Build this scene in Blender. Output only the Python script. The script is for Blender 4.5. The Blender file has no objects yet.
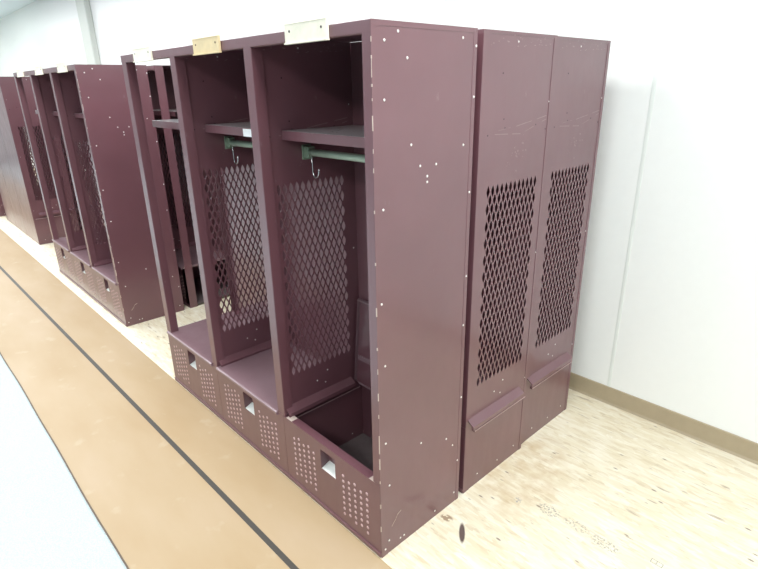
import bpy, math, random
from mathutils import Vector, Matrix
random.seed(7)
S = bpy.context.scene
COL = S.collection

# ------------------------------------------------------------------ camera
cam_d = bpy.data.cameras.new('camera'); cam = bpy.data.objects.new('camera', cam_d); COL.objects.link(cam)
cam_d.sensor_fit = 'HORIZONTAL'; cam_d.sensor_width = 36.0; cam_d.lens = 534.97747 * 36 / 758
cam.location = (1.12934, -1.0317, 1.66615); cam.rotation_mode = 'XYZ'
cam.rotation_euler = (1.21573, 0.01764, 0.8178); cam_d.clip_start = .02; cam_d.clip_end = 100
S.camera = cam

# ------------------------------------------------------------------ world, lights, exposure
W = bpy.data.worlds.new('world'); S.world = W; W.use_nodes = True
W.node_tree.nodes['Background'].inputs[0].default_value = (.93, .97, 1, 1)
W.node_tree.nodes['Background'].inputs[1].default_value = .4
S.view_settings.view_transform = 'Standard'; S.view_settings.look = 'None'
S.view_settings.gamma = 1; S.view_settings.use_curve_mapping = False
S.view_settings.exposure = 0.66

def area(x, y, sx, sy, power, z=3.03):
    d = bpy.data.lights.new('ceiling_lamp', 'AREA'); d.shape = 'RECTANGLE'; d.size = sx; d.size_y = sy
    d.energy = power; d.color = (1, 1, .985)
    o = bpy.data.objects.new('ceiling_lamp', d); COL.objects.link(o); o.location = (x, y, z)
for lx in (3.2, .8, -1.6, -4.0, -6.4, -8.8, -11.2, -13.6):
    for ly, power in ((-.15, 34), (-2.6, 28), (-5.6, 5)):
        area(lx, ly, 1.2, .6, power)

# ------------------------------------------------------------------ material helpers
def new_mat(name):
    m = bpy.data.materials.new(name); m.use_nodes = True
    nt = m.node_tree; b = nt.nodes['Principled BSDF']
    return m, nt, b
def N(nt, kind, **kw):
    n = nt.nodes.new(kind)
    for k, v in kw.items():
        if k in n.bl_rna.properties: setattr(n, k, v)
        else: n.inputs[k].default_value = v
    return n
def ramp(nt, stops, src, interp='LINEAR'):
    r = nt.nodes.new('ShaderNodeValToRGB'); r.color_ramp.interpolation = interp
    e = r.color_ramp.elements
    while len(e) < len(stops): e.new(.5)
    for k, (p, c) in enumerate(stops):
        e[k].position = p; e[k].color = (*c, 1) if len(c) == 3 else c
    nt.links.new(src, r.inputs[0]); return r
def mixc(nt, fac, a, b, blend='MIX'):
    m = nt.nodes.new('ShaderNodeMix'); m.data_type = 'RGBA'; m.blend_type = blend
    for i, v in ((0, fac), (6, a), (7, b)):
        if hasattr(v, 'is_linked') or isinstance(v, bpy.types.NodeSocket): nt.links.new(v, m.inputs[i])
        elif i == 0: m.inputs[0].default_value = v
        else: m.inputs[i].default_value = (*v, 1)
    return m.outputs[2]
def math_(nt, op, a, b=None, clamp=False):
    m = nt.nodes.new('ShaderNodeMath'); m.operation = op; m.use_clamp = clamp
    for i, v in ((0, a), (1, b)):
        if v is None: continue
        if isinstance(v, bpy.types.NodeSocket): nt.links.new(v, m.inputs[i])
        else: m.inputs[i].default_value = v
    return m.outputs[0]
def mapping(nt, scale=(1, 1, 1), rot=(0, 0, 0), loc=(0, 0, 0), src='Object'):
    tc = nt.nodes.new('ShaderNodeTexCoord'); mp = nt.nodes.new('ShaderNodeMapping')
    nt.links.new(tc.outputs[src], mp.inputs[0])
    mp.inputs['Scale'].default_value = scale; mp.inputs['Rotation'].default_value = rot; mp.inputs['Location'].default_value = loc
    return mp.outputs[0]

def simple(name, col, rough=.5, metal=0, spec=.5, var=.08):
    m, nt, b = new_mat(name)
    v = mapping(nt); n = N(nt, 'ShaderNodeTexNoise', Scale=30.0, Detail=4.0); nt.links.new(v, n.inputs['Vector'])
    r = ramp(nt, [(.3, tuple(c*(1-var) for c in col)), (.7, tuple(min(1, c*(1+var)) for c in col))], n.outputs[0])
    nt.links.new(r.outputs[0], b.inputs['Base Color'])
    b.inputs['Roughness'].default_value = rough; b.inputs['Metallic'].default_value = metal
    b.inputs['Specular IOR Level'].default_value = spec
    return m

PAINT = (.148, .062, .077)
def paint_mat(name, base, rough=.33, wear=.5, dust=(.30, .24, .25)):
    m, nt, b = new_mat(name)
    v = mapping(nt)
    big = N(nt, 'ShaderNodeTexNoise', Scale=2.2, Detail=5.0); nt.links.new(v, big.inputs['Vector'])
    c0 = ramp(nt, [(.3, tuple(c*.9 for c in base)), (.7, tuple(c*1.1 for c in base))], big.outputs[0])
    # little scuffs: stretched, thresholded noise
    v2 = mapping(nt, scale=(1, 1, .35), rot=(.4, .5, .3))
    sc = N(nt, 'ShaderNodeTexNoise', Scale=22.0, Detail=7.0, Roughness=.7); nt.links.new(v2, sc.inputs['Vector'])
    f = ramp(nt, [(.66, (0, 0, 0)), (.76, (wear,)*3)], sc.outputs[0])
    col = mixc(nt, f.outputs[0], c0.outputs[0], dust)
    nt.links.new(col, b.inputs['Base Color'])
    rr = ramp(nt, [(.3, (rough*.85,)*3), (.7, (rough*1.25,)*3)], sc.outputs[0]); nt.links.new(rr.outputs[0], b.inputs['Roughness'])
    bm = N(nt, 'ShaderNodeBump', Strength=.05, Distance=.01); nt.links.new(big.outputs[0], bm.inputs['Height'])
    nt.links.new(bm.outputs[0], b.inputs['Normal'])
    b.inputs['Specular IOR Level'].default_value = .8
    b.inputs['Coat Weight'].default_value = .4; b.inputs['Coat Roughness'].default_value = .12
    return m
M = {}
M['paint'] = paint_mat('maroon_enamel', PAINT)
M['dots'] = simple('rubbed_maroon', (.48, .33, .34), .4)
M['litpaint'] = paint_mat('toplit_maroon_enamel', (.22, .135, .155), .35, .8)  # bench lids: overhead light put into the colour, paler and greyer enamel
M['shelftop'] = paint_mat('pale_shelf_top', (.46, .42, .43), .3, .8)  # top face coloured paler and greyer than the rest of the shelf
M['farwall'] = simple('grey_wall', (.5, .52, .52), .6)
M['rivet'] = simple('bare_rivet', (.78, .76, .74), .35)
M['chip'] = simple('chipped_paint', (.52, .43, .38), .6)
M['scuff'] = simple('pale_scuff', (.25, .17, .18), .5)
M['dark'] = simple('dark_hole', (.03, .012, .018), .7)
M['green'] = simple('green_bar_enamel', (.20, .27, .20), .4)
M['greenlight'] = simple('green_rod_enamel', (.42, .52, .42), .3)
M['steel'] = simple('zinc_steel', (.62, .62, .64), .25, 1)
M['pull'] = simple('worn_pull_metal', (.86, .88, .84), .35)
M['cream'] = simple('cream_plate', (.80, .76, .64), .5)
M['tan'] = simple('tan_plate', (.68, .54, .32), .5)
M['dusty'] = paint_mat('dusty_bottom', (.13, .10, .10), .7, .9, (.34, .32, .30))
M['wall'] = simple('white_wall_panel', (.91, .94, .935), .35, var=.006)
M['batten'] = simple('panel_joint_strip', (.80, .85, .83), .4, var=.01)
M['column'] = simple('grey_column_paint', (.68, .73, .68), .5, var=.01)
M['ceiling'] = simple('pale_ceiling', (.74, .86, .94), .8, var=.01)
M['base'] = simple('vinyl_cove_base', (.42, .35, .24), .45, var=.03)

def osb_mat():
    m, nt, b = new_mat('strand_board')
    col = None
    base = ramp(nt, [(.25, (.68, .58, .40)), (.5, (.80, .72, .54)), (.75, (.90, .84, .70))],
                _tex(nt, 'ShaderNodeTexNoise', 1.5, (1, 1, 1), 0, 4).outputs[0])
    col = base.outputs[0]
    # strands: cells stretched along several directions, each with its own tone
    for ang, sc, w in ((.1, 12, .5), (-.35, 15, .45), (.45, 10, .35), (-1.2, 16, .2), (.0, 24, .4)):
        v = mapping(nt, scale=(1, 4.2, 1), rot=(0, 0, ang))
        dn = N(nt, 'ShaderNodeTexNoise', Scale=6.0, Detail=3.0); nt.links.new(v, dn.inputs['Vector'])
        vd = mixc(nt, .08, v, dn.outputs['Color'])
        vo = N(nt, 'ShaderNodeTexVoronoi', Scale=float(sc)); nt.links.new(vd, vo.inputs['Vector'])
        bw = N(nt, 'ShaderNodeSeparateColor'); nt.links.new(vo.outputs['Color'], bw.inputs[0])
        tone = ramp(nt, [(0, (.56, .44, .27)), (.12, (.74, .64, .45)), (.5, (.84, .77, .60)), (1, (.95, .91, .80))], bw.outputs[0])
        gate = ramp(nt, [(.35, (0, 0, 0)), (.6, (w,)*3)], bw.outputs[1])
        col = mixc(nt, gate.outputs[0], col, tone.outputs[0])
    # thin dark strand edges
    for ang, th, sc in ((.2, .665, 17), (-.4, .68, 24), (.0, .655, 40)):
        n = _tex(nt, 'ShaderNodeTexNoise', sc, (.28, 1.6, 1), ang, 5)
        f = ramp(nt, [(th, (0, 0, 0)), (th+.07, (.7,)*3)], n.outputs[0])
        col = mixc(nt, f.outputs[0], col, (.36, .27, .18))
    # rare dark knots / bark flecks
    v = mapping(nt, scale=(1, 2.6, 1), rot=(0, 0, .1))
    vo = N(nt, 'ShaderNodeTexVoronoi', Scale=9.0); nt.links.new(v, vo.inputs['Vector'])
    d = ramp(nt, [(.06, (1, 1, 1)), (.13, (0, 0, 0))], vo.outputs['Distance'])
    s = N(nt, 'ShaderNodeSeparateColor'); nt.links.new(vo.outputs['Color'], s.inputs[0])
    g = math_(nt, 'GREATER_THAN', s.outputs[2], .72); f = math_(nt, 'MULTIPLY', d.outputs[0], g); f = math_(nt, 'MULTIPLY', f, .8)
    col = mixc(nt, f, col, (.16, .10, .08))
    # smudged grade stamps, the dark dab of paint beside the corner, brown patches
    def patch(cx, cy, rx, ry, rot, power, scale, colr, th, strength):
        nonlocal col
        tc = nt.nodes.new('ShaderNodeTexCoord')
        mp = nt.nodes.new('ShaderNodeMapping'); mp.vector_type = 'TEXTURE'
        nt.links.new(tc.outputs['Object'], mp.inputs[0])
        mp.inputs['Location'].default_value = (cx, cy, 0); mp.inputs['Rotation'].default_value = (0, 0, rot); mp.inputs['Scale'].default_value = (rx, ry, 1)
        ln = N(nt, 'ShaderNodeVectorMath', operation='LENGTH'); nt.links.new(mp.outputs[0], ln.inputs[0])
        inside = ramp(nt, [(.7, (1, 1, 1)), (1.0, (0, 0, 0))], ln.outputs['Value'])
        if scale:
            nz = _tex(nt, 'ShaderNodeTexNoise', scale, (1, 1, 1), 0, 3)
            ink = ramp(nt, [(th, (0, 0, 0)), (th+(power or .06), (1, 1, 1))], nz.outputs[0]).outputs[0]
            fac = math_(nt, 'MULTIPLY', inside.outputs[0], ink)
        else: fac = inside.outputs[0]
        fac = math_(nt, 'MULTIPLY', fac, strength)
        col = mixc(nt, fac, col, colr)
    for a in FLOOR_MARKS: patch(*a)
    nt.links.new(col, b.inputs['Base Color'])
    b.inputs['Roughness'].default_value = .5
    b.inputs['Specular IOR Level'].default_value = .35
    n = _tex(nt, 'ShaderNodeTexNoise', 30, (.4, 1.5, 1), .1, 5)
    bm = N(nt, 'ShaderNodeBump', Strength=.15, Distance=.004); nt.links.new(n.outputs[0], bm.inputs['Height']); nt.links.new(bm.outputs[0], b.inputs['Normal'])
    return m
def _tex(nt, kind, scale, sc3, ang, detail):
    v = mapping(nt, scale=sc3, rot=(0, 0, ang)); n = N(nt, kind, Scale=float(scale), Detail=float(detail)); nt.links.new(v, n.inputs['Vector']); return n
# (cx, cy, rx, ry, rot, -, noise scale, colour, threshold, strength)
FLOOR_MARKS = [
    (.31, .665, .055, .035, 0, 0, 120, (.34, .30, .24), .50, .75),
    (.43, .670, .065, .030, 0, 0, 120, (.36, .32, .26), .52, .65),
    (.55, .662, .065, .030, 0, 0, 120, (.34, .30, .24), .50, .75),
    (.186, .625, .018, .020, 0, 0, 120, (.30, .30, .34), .50, .8),
    (.133, .313, .058, .0135, -.9, 0, 0, (.07, .035, .04), .5, .92),
    (.10, .80, .20, .34, .2, .35, 14, (.56, .38, .18), .35, .55),  # broad soft brown patch at the base of the vented ends
    (.04, .33, .03, .02, .3, 0, 60, (.28, .17, .10), .45, .8),
]
M['osb'] = osb_mat()

def tan_mat():
    m, nt, b = new_mat('tan_court_floor')
    n = _tex(nt, 'ShaderNodeTexNoise', 1.6, (.6, 1.6, 1), 0, 6)
    r = ramp(nt, [(.25, (.345, .235, .118)), (.5, (.39, .285, .168)), (.75, (.43, .325, .22))], n.outputs[0])
    n2 = _tex(nt, 'ShaderNodeTexNoise', 9, (1, 1, 1), 0, 6)
    f = ramp(nt, [(.62, (0, 0, 0)), (.72, (.35,)*3)], n2.outputs[0])
    col = mixc(nt, f.outputs[0], r.outputs[0], (.46, .38, .27))
    nt.links.new(col, b.inputs['Base Color'])
    b.inputs['Roughness'].default_value = .5; b.inputs['Specular IOR Level'].default_value = .5
    return m
M['court'] = tan_mat()
M['line'] = simple('black_line_paint', (.045, .040, .034), .5)
def carpet_mat():
    m, nt, b = new_mat('blue_grey_carpet')
    n = _tex(nt, 'ShaderNodeTexNoise', 220, (1, 1, 1), 0, 3)
    n2 = _tex(nt, 'ShaderNodeTexNoise', 6, (1, .4, 1), .4, 5)
    r = ramp(nt, [(.3, (.38, .46, .48)), (.7, (.54, .62, .63))], n.outputs[0])
    f = ramp(nt, [(.3, (0, 0, 0)), (.7, (.5,)*3)], n2.outputs[0])
    col = mixc(nt, f.outputs[0], r.outputs[0], (.46, .54, .56))
    nt.links.new(col, b.inputs['Base Color']); b.inputs['Roughness'].default_value = .95
    bm = N(nt, 'ShaderNodeBump', Strength=.4, Distance=.004); nt.links.new(n.outputs[0], bm.inputs['Height']); nt.links.new(bm.outputs[0], b.inputs['Normal'])
    return m
M['carpet'] = carpet_mat()

# ------------------------------------------------------------------ mesh builder
class MB:
    def __init__(s): s.v = []; s.f = []; s.m = []
    def poly(s, pts, mi=0):
        k = len(s.v); s.v += [tuple(p) for p in pts]; s.f.append(tuple(range(k, k+len(pts)))); s.m.append(mi)
    def box(s, x0, x1, y0, y1, z0, z1, mi=0):
        x0, x1 = sorted((x0, x1)); y0, y1 = sorted((y0, y1)); z0, z1 = sorted((z0, z1))
        k = len(s.v)
        s.v += [(x0, y0, z0), (x1, y0, z0), (x1, y1, z0), (x0, y1, z0), (x0, y0, z1), (x1, y0, z1), (x1, y1, z1), (x0, y1, z1)]
        for q in ((0, 3, 2, 1), (4, 5, 6, 7), (0, 1, 5, 4), (1, 2, 6, 5), (2, 3, 7, 6), (3, 0, 4, 7)):
            s.f.append(tuple(k+i for i in q)); s.m.append(mi)
        return s
    def prism(s, pts, axis, a, b, mi=0):
        """profile pts (2D) swept along axis (0=x,1=y,2=z) from a to b"""
        def P(p, t):
            return {0: (t, p[0], p[1]), 1: (p[0], t, p[1]), 2: (p[0], p[1], t)}[axis]
        n = len(pts); k = len(s.v)
        s.v += [P(p, a) for p in pts] + [P(p, b) for p in pts]
        s.f.append(tuple(k+i for i in range(n))); s.m.append(mi)
        s.f.append(tuple(k+n+i for i in reversed(range(n)))); s.m.append(mi)
        for i in range(n):
            j = (i+1) % n; s.f.append((k+j, k+i, k+n+i, k+n+j)); s.m.append(mi)
        return s
    def dome(s, c, nrm, r, h, mi=0, seg=8):
        c = Vector(c); nrm = Vector(nrm).normalized(); q = nrm.to_track_quat('Z', 'Y').to_matrix()
        rings = [(r, 0), (r*.8, h*.6), (r*.4, h*.95)]; k = len(s.v)
        for rr, hh in rings:
            for i in range(seg):
                a = 2*math.pi*i/seg; s.v.append(tuple(c + q @ Vector((rr*math.cos(a), rr*math.sin(a), hh))))
        s.v.append(tuple(c + nrm*h))
        for t in range(2):
            for i in range(seg):
                j = (i+1) % seg; s.f.append((k+t*seg+i, k+t*seg+j, k+(t+1)*seg+j, k+(t+1)*seg+i)); s.m.append(mi)
        for i in range(seg):
            j = (i+1) % seg; s.f.append((k+2*seg+i, k+2*seg+j, k+3*seg)); s.m.append(mi)
    def tube(s, path, r, mi=0, seg=10):
        path = [Vector(p) for p in path]; k = len(s.v); n = len(path)
        up = Vector((0, .01, 1)).normalized()
        for i, p in enumerate(path):
            d = (path[min(i+1, n-1)] - path[max(i-1, 0)]).normalized()
            a = d.cross(up)
            if a.length < .05: a = d.cross(Vector((0, 1, 0)))
            a.normalize(); b_ = d.cross(a)
            for j in range(seg):
                t = 2*math.pi*j/seg; s.v.append(tuple(p + a*(r*math.cos(t)) + b_*(r*math.sin(t))))
        for i in range(n-1):
            for j in range(seg):
                j2 = (j+1) % seg; s.f.append((k+i*seg+j, k+i*seg+j2, k+(i+1)*seg+j2, k+(i+1)*seg+j)); s.m.append(mi)
        s.f.append(tuple(k+j for j in reversed(range(seg)))); s.m.append(mi)
        s.f.append(tuple(k+(n-1)*seg+j for j in range(seg))); s.m.append(mi)
    def build(s, name, mats, parent=None, bevel=0, loc=(0, 0, 0), smooth=False, bseg=1):
        me = bpy.data.meshes.new(name); me.from_pydata(s.v, [], s.f)
        for m in (mats if isinstance(mats, (list, tuple)) else [mats]): me.materials.append(m)
        me.polygons.foreach_set('material_index', s.m)
        if smooth: me.polygons.foreach_set('use_smooth', [True]*len(s.f))
        me.update()
        o = bpy.data.objects.new(name, me); COL.objects.link(o); o.parent = parent; o.location = loc
        if bevel:
            b = o.modifiers.new('bevel', 'BEVEL'); b.width = bevel; b.segments = bseg; b.limit_method = 'ANGLE'; b.angle_limit = .7
        return o
def struct(o): o['kind'] = 'structure'; return o
def tag(o, label, cat, group=None):
    o['label'] = label; o['category'] = cat
    if group: o['group'] = group
    return o

# ------------------------------------------------------------------ the setting
YW = 1.616
XL, XR, YF, ZC = -18.0, 6.4, -8.0, 3.08
struct(MB().box(XL, XR, YF, YW+.1, -.15, -.002).build('floor', M['court']))
struct(MB().box(XL, XR, -.003, YW, -.002, 0.0).build('trim_1', M['osb'])).name = 'floor_strand_board'
struct(MB().box(XL, XR, YW, YW+.12, 0, ZC).build('wall_back', M['wall']))
struct(MB().box(XL, XR, YF-.12, YF, 0, ZC).build('wall_front', M['farwall']))
struct(MB().box(XR, XR+.12, YF, YW+.12, 0, ZC).build('wall_right', M['wall']))
struct(MB().box(XL-.12, XL, YF, YW+.12, 0, ZC).build('wall_left', M['wall']))
struct(MB().box(XL-.1, XR+.1, YF-.1, YW+.12, ZC, ZC+.1).build('ceiling', M['ceiling']))
bb = MB(); bb.prism([(YW, 0), (YW-.014, 0), (YW-.007, .012), (YW-.005, .096), (YW-.002, .1), (YW, .1)], 0, XL, XR)
struct(bb.build('baseboard_back', M['base']))
k = 1
for sx, hw in ((.106, .010), (-1.08, .05)):
    t = MB(); t.prism([(sx-hw, YW), (sx-hw+.004, YW-.0012), (sx+hw-.004, YW-.0012), (sx+hw, YW)], 2, .1, ZC)
    struct(t.build('trim_%d' % k, M['batten'])); k += 1
struct(MB().box(-7.60, -7.26, YW-.08, YW, .1, ZC).build('trim_%d' % k, M['column'], bevel=.01)); k += 1
# black court line painted on the floor
ln = MB(); ly = lambda x: -.262+(x+.19)*.0134
ln.poly([(XL, ly(XL)-.0115, -.0012), (XR, ly(XR)-.0115, -.0012), (XR, ly(XR)+.0115, -.0012), (XL, ly(XL)+.0115, -.0012)]); o = struct(ln.build('floor_line', M['line'])); o['kind'] = 'structure'
# carpet runner, its edge a little wavy
cp = MB(); xs = [XL + i*(XR-XL)/180 for i in range(181)]
def edge(x): return -.7115 + .003*math.sin(x*2.3+.6) + .0015*math.sin(x*7.1)
for a, b_ in zip(xs, xs[1:]):
    ea, eb = edge(a), edge(b_)
    cp.poly([(a, YF+.3, .006), (b_, YF+.3, .006), (b_, eb-.008, .006), (a, ea-.008, .006)])
    cp.poly([(a, ea-.008, .006), (b_, eb-.008, .006), (b_, eb, .001), (a, ea, .001)])
    cp.poly([(a, ea, .001), (b_, eb, .001), (b_, eb, -.002), (a, ea, -.002)])
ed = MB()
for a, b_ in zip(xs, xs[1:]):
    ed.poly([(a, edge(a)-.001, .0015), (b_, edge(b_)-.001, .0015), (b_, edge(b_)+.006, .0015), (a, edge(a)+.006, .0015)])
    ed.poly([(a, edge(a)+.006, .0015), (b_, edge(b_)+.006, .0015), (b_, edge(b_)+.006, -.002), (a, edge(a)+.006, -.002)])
struct(ed.build('trim_%d' % k, simple('brown_shadow_edge', (.10, .07, .05), .6)))  # raised mat edge, coloured dark to carry the shadow line along the carpet
tag(cp.build('carpet', M['carpet']), 'pale blue grey carpet covering the floor beside the tan court strip', 'carpet')

gm = MB()
for a, b_, c, d in ((.700, .742, .704, .7065), (.700, .742, .7225, .725), (.700, .7025, .704, .725), (.7395, .742, .704, .725), (.719, .7215, .704, .725)):
    gm.box(a, b_, c, d, 0, .0003)
struct(gm.build('floor_stamp', simple('grey_stamp_ink', (.38, .36, .30), .6)))

# ------------------------------------------------------------------ locker bank
H, D, BW, T = 1.83, .4516, .612, .0018
PW, PD = .04, .045                                # half width of a post face, its depth
ZB = .335                                         # bench height
def vent_panel(xc, y0, y1, my0, my1, mz0=.495, mz1=1.335, nx=12, nz=13, th=T):
    """sheet at x=xc with a field of diamond openings"""
    mb = MB(); h = th/2
    def flat(pts2):
        for sg in (-1, 1):
            q = [(xc+sg*h, p[0], p[1]) for p in pts2]
            mb.poly(q if sg > 0 else q[::-1])
    def rect(a, b, c, d): flat([(a, c), (b, c), (b, d), (a, d)])
    rect(y0, my0, .0, H); rect(my1, y1, .0, H); rect(my0, my1, 0, mz0); rect(my0, my1, mz1, H)
    px = (my1-my0)/nx; pz = (mz1-mz0)/nz
    def cell(cy, cz):
        A = [(cy+px/2, cz), (cy, cz+pz/2), (cy-px/2, cz), (cy, cz-pz/2)]
        a_, b_ = .35*px, .355*pz
        I = [(cy+a_*c, cz+b_*d) for c, d in ((1, 0), (.60, .50), (0, 1), (-.60, .50), (-1, 0), (-.60, -.50), (0, -1), (.60, -.50))]
        for k in range(4):
            R_, D_, T_ = I[2*k], I[2*k+1], I[(2*k+2) % 8]; P0, P1 = A[k], A[(k+1) % 4]
            flat([P0, P1, D_]); flat([P0, D_, R_]); flat([P1, T_, D_])
        for k in range(8):
            j = (k+1) % 8
            mb.poly([(xc-h, *I[k]), (xc-h, *I[j]), (xc+h, *I[j]), (xc+h, *I[k])])
    for j in range(nz):
        for i in range(nx): cell(my0+(i+.5)*px, mz0+(j+.5)*pz)
    for j in range(nz-1):
        for i in range(nx-1): cell(my0+(i+1)*px, mz0+(j+1)*pz)
    for j in range(nz-1):
        z = mz0+(j+1)*pz
        flat([(my0, z-pz/2), (my0+px/2, z), (my0, z+pz/2)]); flat([(my1, z+pz/2), (my1-px/2, z), (my1, z-pz/2)])
    for i in range(nx-1):
        y = my0+(i+1)*px
        flat([(y-px/2, mz0), (y+px/2, mz0), (y, mz0+pz/2)]); flat([(y+px/2, mz1), (y-px/2, mz1), (y, mz1-pz/2)])
    for (a, z) in ((my0, mz0), (my1, mz0), (my0, mz1), (my1, mz1)):
        sy = 1 if a == my0 else -1; sz = 1 if z == mz0 else -1
        flat([(a, z), (a+sy*px/2, z), (a, z+sz*pz/2)])
    return mb
RV = [(.048, 1.781), (.045, 1.63), (.035, 1.324), (.022, 1.027), (.033, .805), (.03, .502), (.045, .313), (.212, .409), (.359, .351),
      (.267, 1.433), (.193, 1.435), (.226, 1.400), (.226, 1.382), (.153, 1.501), (.136, 1.739), (.40, 1.481), (.447, 1.779), (.445, 1.628),
      (.442, 1.32), (.444, 1.014), (.438, .82), (.444, .505), (.435, .207), (.04, .06), (.42, .05), (.02, .03), (.12, .03), (.30, .03),
      (.40, .30), (.10, .03), (.38, 1.80), (.10, 1.805)]
def side_panel(sx, near=True):
    """solid end sheet, its outer face at x=0 (sx=+1 looks to +x)"""
    mb = MB()
    mb.box(-.0018*sx, 0, .002, D-.002, 0, H-.002)
    mb.box(0, .0009*sx, 0.0, .034, 0, H, 0)        # post flange lapping the sheet
    mb.box(0, .0009*sx, D-.018, D, 0, H, 0)
    mb.box(0, .0009*sx, .034, D-.018, H-.014, H, 0)
    for y, z in RV: mb.dome((.0009*sx, y, z), (sx, 0, 0), .0042, .002, 1)
    rnd = random.Random(3)
    # chipped paint down the front edge
    for z, l in ((1.79, .02), (1.765, .012), (1.735, .03), (1.70, .02), (1.66, .012), (1.61, .01), (1.56, .05), (1.49, .015), (1.42, .05),
                 (1.30, .012), (1.17, .01), (.98, .05), (.90, .03), (.80, .02), (.70, .06), (.62, .03), (.50, .08), (.40, .05), (.33, .03), (.24, .02), (.12, .06)):
        w = rnd.uniform(.0004, .0024); l *= rnd.uniform(.25, 1.0); z += rnd.uniform(-.03, .03)
        mb.box(.0009*sx, .0013*sx, -.0006, w, z-l/2, z+l/2, 2)
        mb.box(-w*sx, .0009*sx, -.0006, -.0001, z-l/2, z+l/2, 2)
    # bent scratch near the floor
    pts = [(.055, .115), (.075, .135), (.085, .152), (.105, .16)]
    for (a, b_), (c, d) in zip(pts, pts[1:]):
        mb.poly([(.0006*sx, a, b_), (.0006*sx, c, d), (.0006*sx, c, d+.004), (.0006*sx, a, b_+.004)], 2)
    return mb
def bracket(sx):
    """bench support angle: sloping ledge with a thin turned edge under it"""
    mb = MB()
    mb.prism([(0, .372), (.032*sx, .350), (.032*sx, .332), (.029*sx, .332), (.029*sx, .346), (0, .367)], 1, .012, .385)
    mb.prism([(0, .308), (.012*sx, .304), (.012*sx, .299), (0, .299)], 1, .05, .43)
    mb.prism([(.0118*sx, .3045), (.0125*sx, .3035), (.0125*sx, .2995), (.0118*sx, .2995)], 1, .05, .43, 1)
    return mb
def bench_front(x0, x1):
    """perforated front of the foot locker with the opening for its pull (face at y=0)"""
    mb = MB(); w = x1-x0; t = .0015; cx = x0+w/2
    hx0, hx1, hz0, hz1 = cx-.046, cx+.046, .208, .302
    g = .0012
    for a, b_, c, d in ((x0+g, hx0, 0.004, ZB-.004), (hx1, x1-g, 0.004, ZB-.004), (hx0, hx1, 0.004, hz0), (hx0, hx1, hz1, ZB-.004)):
        mb.box(a, b_, 0, t, c, d)
    mb.box(x0+g, x1-g, -.0035, 0, .004, .020); mb.box(x0+g, x1-g, -.0055, 0, .020, .0225, 0)   # kick strip with a rubbed edge
    mb.box(x0+g, x1-g, 0, .036, ZB-.004, ZB-.0015)                                     # rim turned inwards
    mb.box(x0+.02, x0+.06, .001, .034, ZB-.0015, ZB-.0008, 2); mb.box(x1-.06, x1-.03, .001, .034, ZB-.0015, ZB-.0008, 2)
    for side in (-1, 1):
        for i in range(5):
            for j in range(8):
                x = cx+side*(.095+.0345*i); z = .076+.0265*j+(.0131 if (i % 2) else 0)
                if side > 0 and i % 2 and j == 7: continue
                mb.dome((x, -.0002, z-.006), (0, -1, 0), .0074, .0026, 1, 7)
    return mb, (hx0, hx1, hz0, hz1)
def finger_pull(h):
    hx0, hx1, z0, z1 = h; mb = MB(); d = .042
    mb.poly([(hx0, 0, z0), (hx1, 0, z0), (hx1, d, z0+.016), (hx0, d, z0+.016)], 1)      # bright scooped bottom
    mb.poly([(hx0, d, z0+.016), (hx1, d, z0+.016), (hx1, d, z1), (hx0, d, z1)], 0)
    mb.poly([(hx0, 0, z0), (hx0, d, z0+.016), (hx0, d, z1), (hx0, 0, z1)], 0)
    mb.poly([(hx1, 0, z0), (hx1, 0, z1), (hx1, d, z1), (hx1, d, z0+.016)], 0)
    mb.poly([(hx0, 0, z1), (hx0, d, z1), (hx1, d, z1), (hx1, 0, z1)], 0)
    mb.box(hx0+.002, hx1-.002, -.001, .001, z0-.003, z0+.0015, 0)
    return mb
def lid():
    """bench lid in its own frame: hinge at y=0, z=0, reaching to -y; rolled front lip"""
    mb = MB(); a, b_ = -BW+.014, -PW-.003; L = D-.042
    mb.box(a, b_, -L+.0, 0, -.002, 0)
    mb.box(a+.003, b_-.003, -L+.003, -.003, -.0026, -.002, 1)                          # underside in plain enamel, without the lit top tone
    mb.box(a, b_, -L-.004, -L, -.020, 0)
    mb.prism([(-L-.004, .0), (-L-.009, -.004), (-L-.010, -.012), (-L-.006, -.018), (-L-.004, -.016)], 0, a, b_)
    mb.box(a, a+.002, -L, -.01, -.016, 0); mb.box(b_-.002, b_, -L, -.01, -.016, 0)
    mb.box(a+.01, b_-.01, -.140, -.120, -.008, -.002, 0)                             # stiffening rib under the lid
    mb.tube([(a+.02, .002, -.004), (b_-.02, .002, -.004)], .004, 0, 8)                   # hinge barrel
    return mb
def name_plate():
    mb = MB()
    mb.box(-.104, .104, -.010, -.0012, -.0275, .0275)
    mb.box(-.106, .106, -.014, -.0012, -.0300, -.0255)
    mb.box(-.104, .104, -.0112, -.010, .0255, .0275)
    for sx in (-1, 1): mb.dome((sx*.079, -.010, .006), (0, -1, 0), .0042, .0012, 1)
    return mb

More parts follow.
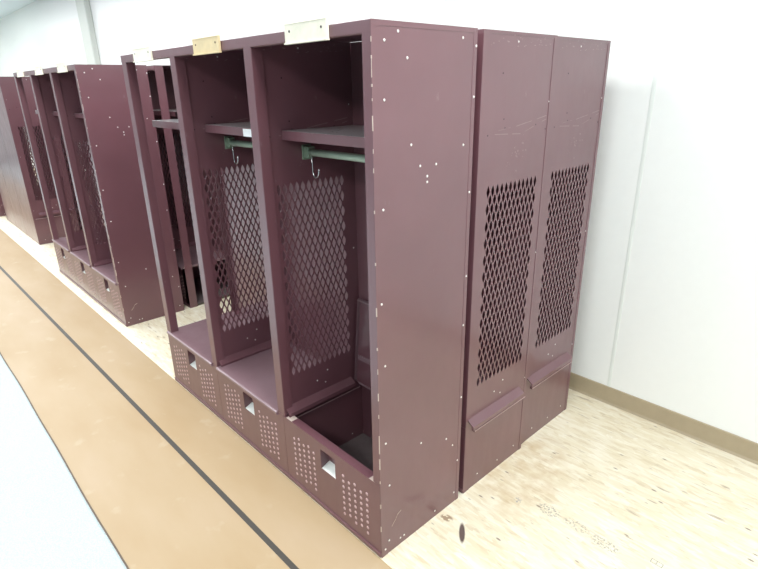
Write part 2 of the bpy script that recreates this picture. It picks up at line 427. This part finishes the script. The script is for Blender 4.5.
_cache = {}
def put(key, make, name, mats, parent, loc=(0, 0, 0), bevel=0, smooth=False, rx=0):
    if key in _cache:
        src = _cache[key]; o = src.copy(); COL.objects.link(o)
    else:
        o = make().build(name, mats, None, bevel, (0, 0, 0), smooth); _cache[key] = o
    o.parent = parent; o.location = loc; o.rotation_euler = (rx, 0, 0); return o
P = M['paint']
def bank(loc, rz, n, right, left, open_lids=(), plates=(), rods=True, Dp=D, label='', group=None):
    """row of n open-front lockers; local x runs 0 (right end) to -n*BW, front at y=0"""
    root = bpy.data.objects.new('locker_bank', None); COL.objects.link(root)
    root.location = loc; root.rotation_euler = (0, 0, rz); tag(root, label, 'lockers', group)
    L = n*BW
    # ends
    if right == 'solid': put('side+', lambda: side_panel(1), 'side_panel', [P, M['rivet'], M['chip']], root)
    if left == 'solid': put('side-', lambda: side_panel(-1), 'side_panel', [P, M['rivet'], M['chip']], root, (-L, 0, 0))
    def ventp(): 
        mb = vent_panel(0, .004, D-.002, .056, .392)
        for y, z in ((.03, 1.78), (.43, 1.6), (.03, .9), (.43, 1.0), (.19, .43), (.25, .462), (.235, .405), (.10, .05), (.25, .04), (.38, .05), (.43, .4), (.2, 1.80)):
            for sg in (-1, 1): mb.dome((sg*T/2, y, z), (sg, 0, 0), .0035, .0015, 1)
        for y, z in ((.12, 1.70), (.14, 1.55), (.35, 1.52), (.05, 1.50), (.42, 1.50), (.15, 1.52)):
            for sg in (-1, 1): mb.dome((sg*T/2, y, z), (sg, 0, 0), .0032, .0004, 3)
        rnd = random.Random(5)
        # scratches and rubbed patches left where a shelf and label used to be
        for (a, za, c, zc) in ((.09, 1.500, .25, 1.492), (.25, 1.492, .42, 1.535), (.11, 1.512, .20, 1.520), (.22, 1.52, .42, 1.548)):
            m_ = 6
            for i in range(m_):
                y0_, y1_ = a+(c-a)*i/m_, a+(c-a)*(i+1)/m_; z0_, z1_ = za+(zc-za)*i/m_, za+(zc-za)*(i+1)/m_
                if rnd.random() < .25: continue
                wd = rnd.uniform(.001, .0032)
                mb.poly([(T/2+.0004, y0_, z0_), (T/2+.0004, y1_, z1_), (T/2+.0004, y1_, z1_+wd), (T/2+.0004, y0_, z0_+wd)], 2)
        for i in range(26):
            y, z = .235+rnd.gauss(0, .035), 1.425+rnd.gauss(0, .028); r = rnd.uniform(.001, .0035)
            mb.poly([(T/2+.0004, y-r, z-r*.6), (T/2+.0004, y+r, z-r), (T/2+.0004, y+r*.7, z+r), (T/2+.0004, y-r*.8, z+r*.8)], 2)
        for i in range(30):
            y, z = rnd.uniform(.02, .43), 1.80+rnd.uniform(-.02, .02); r = rnd.uniform(.001, .003)
            mb.poly([(T/2+.0004, y-r*2, z-r*.5), (T/2+.0004, y+r*2, z-r*.5), (T/2+.0004, y+r*1.5, z+r*.5), (T/2+.0004, y-r, z+r*.5)], 2)
        return mb
    def vented(x, sides):
        v = put('vent', ventp, 'vented_panel', [P, M['rivet'], M['scuff'], M['dark']], root, (x, 0, 0))
        for sg in sides: put('br%d' % sg, lambda: bracket(sg), 'bench_bracket', [P, M['dots']], v, (0, 0, 0))
    # flange strips framing an exposed vented end
    def endtrim(sg):
        mb = MB(); mb.box(0, .0012*sg, .0, .040, 0, H-.001); mb.box(0, .0012*sg, D-.022, D-.002, 0, H-.001); mb.box(0, .0012*sg, .04, D-.022, H-.010, H-.001)
        return mb
    if right == 'vent':
        vented(-.0012, (1, -1)); put('trim+', lambda: endtrim(1), 'end_flange', P, root, (0, 0, 0))
    if left == 'vent':
        vented(-L+.0012, (1, -1)); put('trim-', lambda: endtrim(-1), 'end_flange', P, root, (-L, 0, 0))
    for i in range(1, n): vented(-i*BW, (1, -1))
    # posts
    for i in range(n+1):
        x = -i*BW
        def post(a, b_):
            mb = MB()
            mb.box(a, b_, 0, .002, ZB, H-.03)
            if a < -.001: mb.box(a, a+.002, .002, PD, ZB, H-.03); mb.box(a+.002, a+.014, PD-.002, PD, ZB, H-.03)
            if b_ > .001: mb.box(b_-.002, b_, .002, PD, ZB, H-.03); mb.box(b_-.014, b_-.002, PD-.002, PD, ZB, H-.03)
            return mb
        if i == 0:
            if right != 'open': put('postR', lambda: post(-.036, -.0), 'front_post', P, root, (x, 0, 0), .0008)
        elif i == n:
            if left == 'open':
                o = put('postL', lambda: post(.002, .058), 'front_post', P, root, (x, 0, 0), .0008)
                def lower():
                    mb = MB(); mb.box(.002, .004, D-.03, D-.002, 0, H-.01); mb.box(.004, .016, D-.006, D-.003, 0, H-.01); return mb
                put('rearpost', lower, 'rear_post', P, root, (x, 0, 0))
            else: put('postLs', lambda: post(0, .05), 'front_post', P, root, (x, 0, 0), .0008)
        else: put('post', lambda: post(-PW, .010), 'front_post', P, root, (x, 0, 0), .0008)
    if right == 'open':
        def fullpost():
            mb = MB(); mb.box(-.06, 0, 0, .002, 0, ZB); mb.box(-.002, 0, .002, .062, 0, H-.004); mb.box(-.03, -.002, .060, .062, 0, H-.03); mb.box(-.002, 0, D-.05, D-.002, 0, H-.01); return mb
        put('fullpost', fullpost, 'end_post', P, root)
    # top rail and top sheet
    put('rail%d' % n, lambda: MB().box(-L, 0, 0, .002, H-.032, H).box(-L, 0, .002, .03, H-.034, H-.032), 'top_rail', P, root, (0, 0, 0), .0008)
    put('top%d' % n, lambda: MB().box(-L, 0, .002, D, H-.002, H), 'top_panel', P, root)
    for i in range(n):
        x = -i*BW
        put('back', lambda: MB().box(-BW+.002, -.002, D-.002, D-.0005, 0, H-.003).box(-BW+.002, -BW+.014, D-.0005, D, 0, H-.003), 'back_panel', P, root, (x, 0, 0))
        free = (i == n-1 and left == 'open')
        a = -BW+(.012 if free else .002)
        put('shelf%d' % free, lambda: MB().box(a, -.003, .10, D-.003, 1.5165, 1.5185).box(a, -.003, .10, .102, 1.486, 1.5165).box(a, -.003, .102, .114, 1.486, 1.488).box(a+.002, -.005, .101, D-.004, 1.5185, 1.519, 1),
            'shelf', [P, M['shelftop']], root, (x, 0, 0), .0006)
        def mfront():
            mb, h = bench_front(-BW, 0); _cache['h'] = h; return mb
        f = put('front', mfront, 'bench_front', [P, M['dots'], M['chip']], root, (x, 0, 0))
        put('pull', lambda: finger_pull(_cache['h']), 'finger_pull', [P, M['pull']], f)
        put('bottom', lambda: MB().box(-BW+.003, -.003, .004, D-.004, .018, .021), 'bench_bottom', M['dusty'], root, (x, 0, 0))
        op = i in open_lids
        put('lid', lid, 'bench_lid', [M['litpaint'], P], root, (x, D-.042, ZB+.008 if op else ZB+.004), 0, False, -math.radians(95.2) if op else 0)
        put('hstrip', lambda: MB().box(-BW+.003, -.003, D-.036, D-.003, ZB, ZB+.002), 'hinge_strip', P, root, (x, 0, 0))
        if rods and not free:
            def rod():
                mb = MB(); mb.tube([(-BW+.03, .208, 1.434), (-.03, .208, 1.434)], .0135, 0, 14); return mb
            r_ = put('rod', rod, 'coat_rod', [M['greenlight']], root, (x, 0, 0), 0, True)
            def rb(sg):
                mb = MB(); e = -BW+.002 if sg < 0 else -.002
                mb.box(e, e-sg*.004, .186, .230, 1.405, 1.462); mb.box(e-sg*.004, e-sg*.034, .191, .225, 1.414, 1.456); return mb
            put('rb-', lambda: rb(-1), 'rod_bracket', M['green'], r_, (0, 0, 0), .002)
            put('rb+', lambda: rb(1), 'rod_bracket', M['green'], r_, (0, 0, 0), .002)
            def hook():
                mb = MB(); p = [(-BW+.040, .208, 1.434), (-BW+.040, .204, 1.40)]
                p += [(-BW+.042, .204, 1.40-.004*t) for t in range(1, 8)]
                for t in range(0, 11):
                    a_ = math.pi*t/10; p.append((-BW+.061-.019*math.cos(a_), .204, 1.366-.026*math.sin(a_)))
                p.append((-BW+.082, .204, 1.376)); mb.tube(p, .0030, 0, 8); return mb
            put('hook', hook, 'coat_hook', M['steel'], root, (x, 0, 0), 0, True)
        if i < len(plates) and plates[i]:
            dx, mt = plates[i]
            put('plate'+mt, name_plate, 'name_plate', [M[mt], M['dark']], root, (x+dx, 0, 1.820), .001)
    if plates and loc[0] == 0:
        o = MB().box(-.036, .036, -.0009, 0, -.015, .015).build('shelf_label', simple('white_sticker', (.85, .86, .88), .5), root, loc=(-.850, .0999, 1.500)); o['label'] = 'blank white sticker'
    return root

# ------------------------------------------------------------------ the rows
pl = [(-.275, 'cream'), (-.294, 'tan'), (-.312, 'cream')]
bank((0, 0, 0), 0, 3, 'solid', 'open', (0,), pl, True,
     label='nearest maroon steel three-bay open locker bank with one bench lid raised, facing the tan floor')
bank((-.0014, .4853, 0), 0, 3, 'vent', 'vent', (), (), False,
     label='maroon locker bank with diamond vented end, directly behind the nearest bank')
bank((-.0160, .9490, 0), 0, 3, 'vent', 'vent', (), (), False,
     label='maroon locker bank with diamond vented end, standing closest to the white wall')
bank((-2.865, .0683, 0), 0, 3, 'solid', 'open', (), [(p_[0], 'cream') for p_ in pl], True,
     label='second maroon open locker bank down the row, solid riveted end, all bench lids closed')
bank((-2.865, .0683+2*D+.070, 0), 0, 3, 'vent', 'vent', (), (), False,
     label='maroon locker bank against the wall side of the row, behind the open-ended bank')
bank((-2.865, .0683+D+.052, 0), 0, 3, 'open', 'vent', (), (), False,
     label='maroon locker bank with open end and bare shelf, behind the second bank')
bank((-5.98-3*BW, .1677+D, 0), math.pi, 3, 'solid', 'vent', (), (), False,
     label='third maroon locker bank down the row, its plain back turned to the aisle')
bank((-5.995-3*BW, .1677+2*D+.035, 0), math.pi, 3, 'vent', 'vent', (), (), False,
     label='maroon locker bank behind the third one, glimpsed through the second bank')
bank((-6.0, .1677+2*D+.08, 0), 0, 3, 'vent', 'vent', (), (), False,
     label='maroon locker bank on the wall side, far down the row beside the third bank')
bank((-8.15, .10, 0), 0, 3, 'solid', 'open', (), (), False,
     label='farthest maroon locker bank, cut off by the left edge of the view')
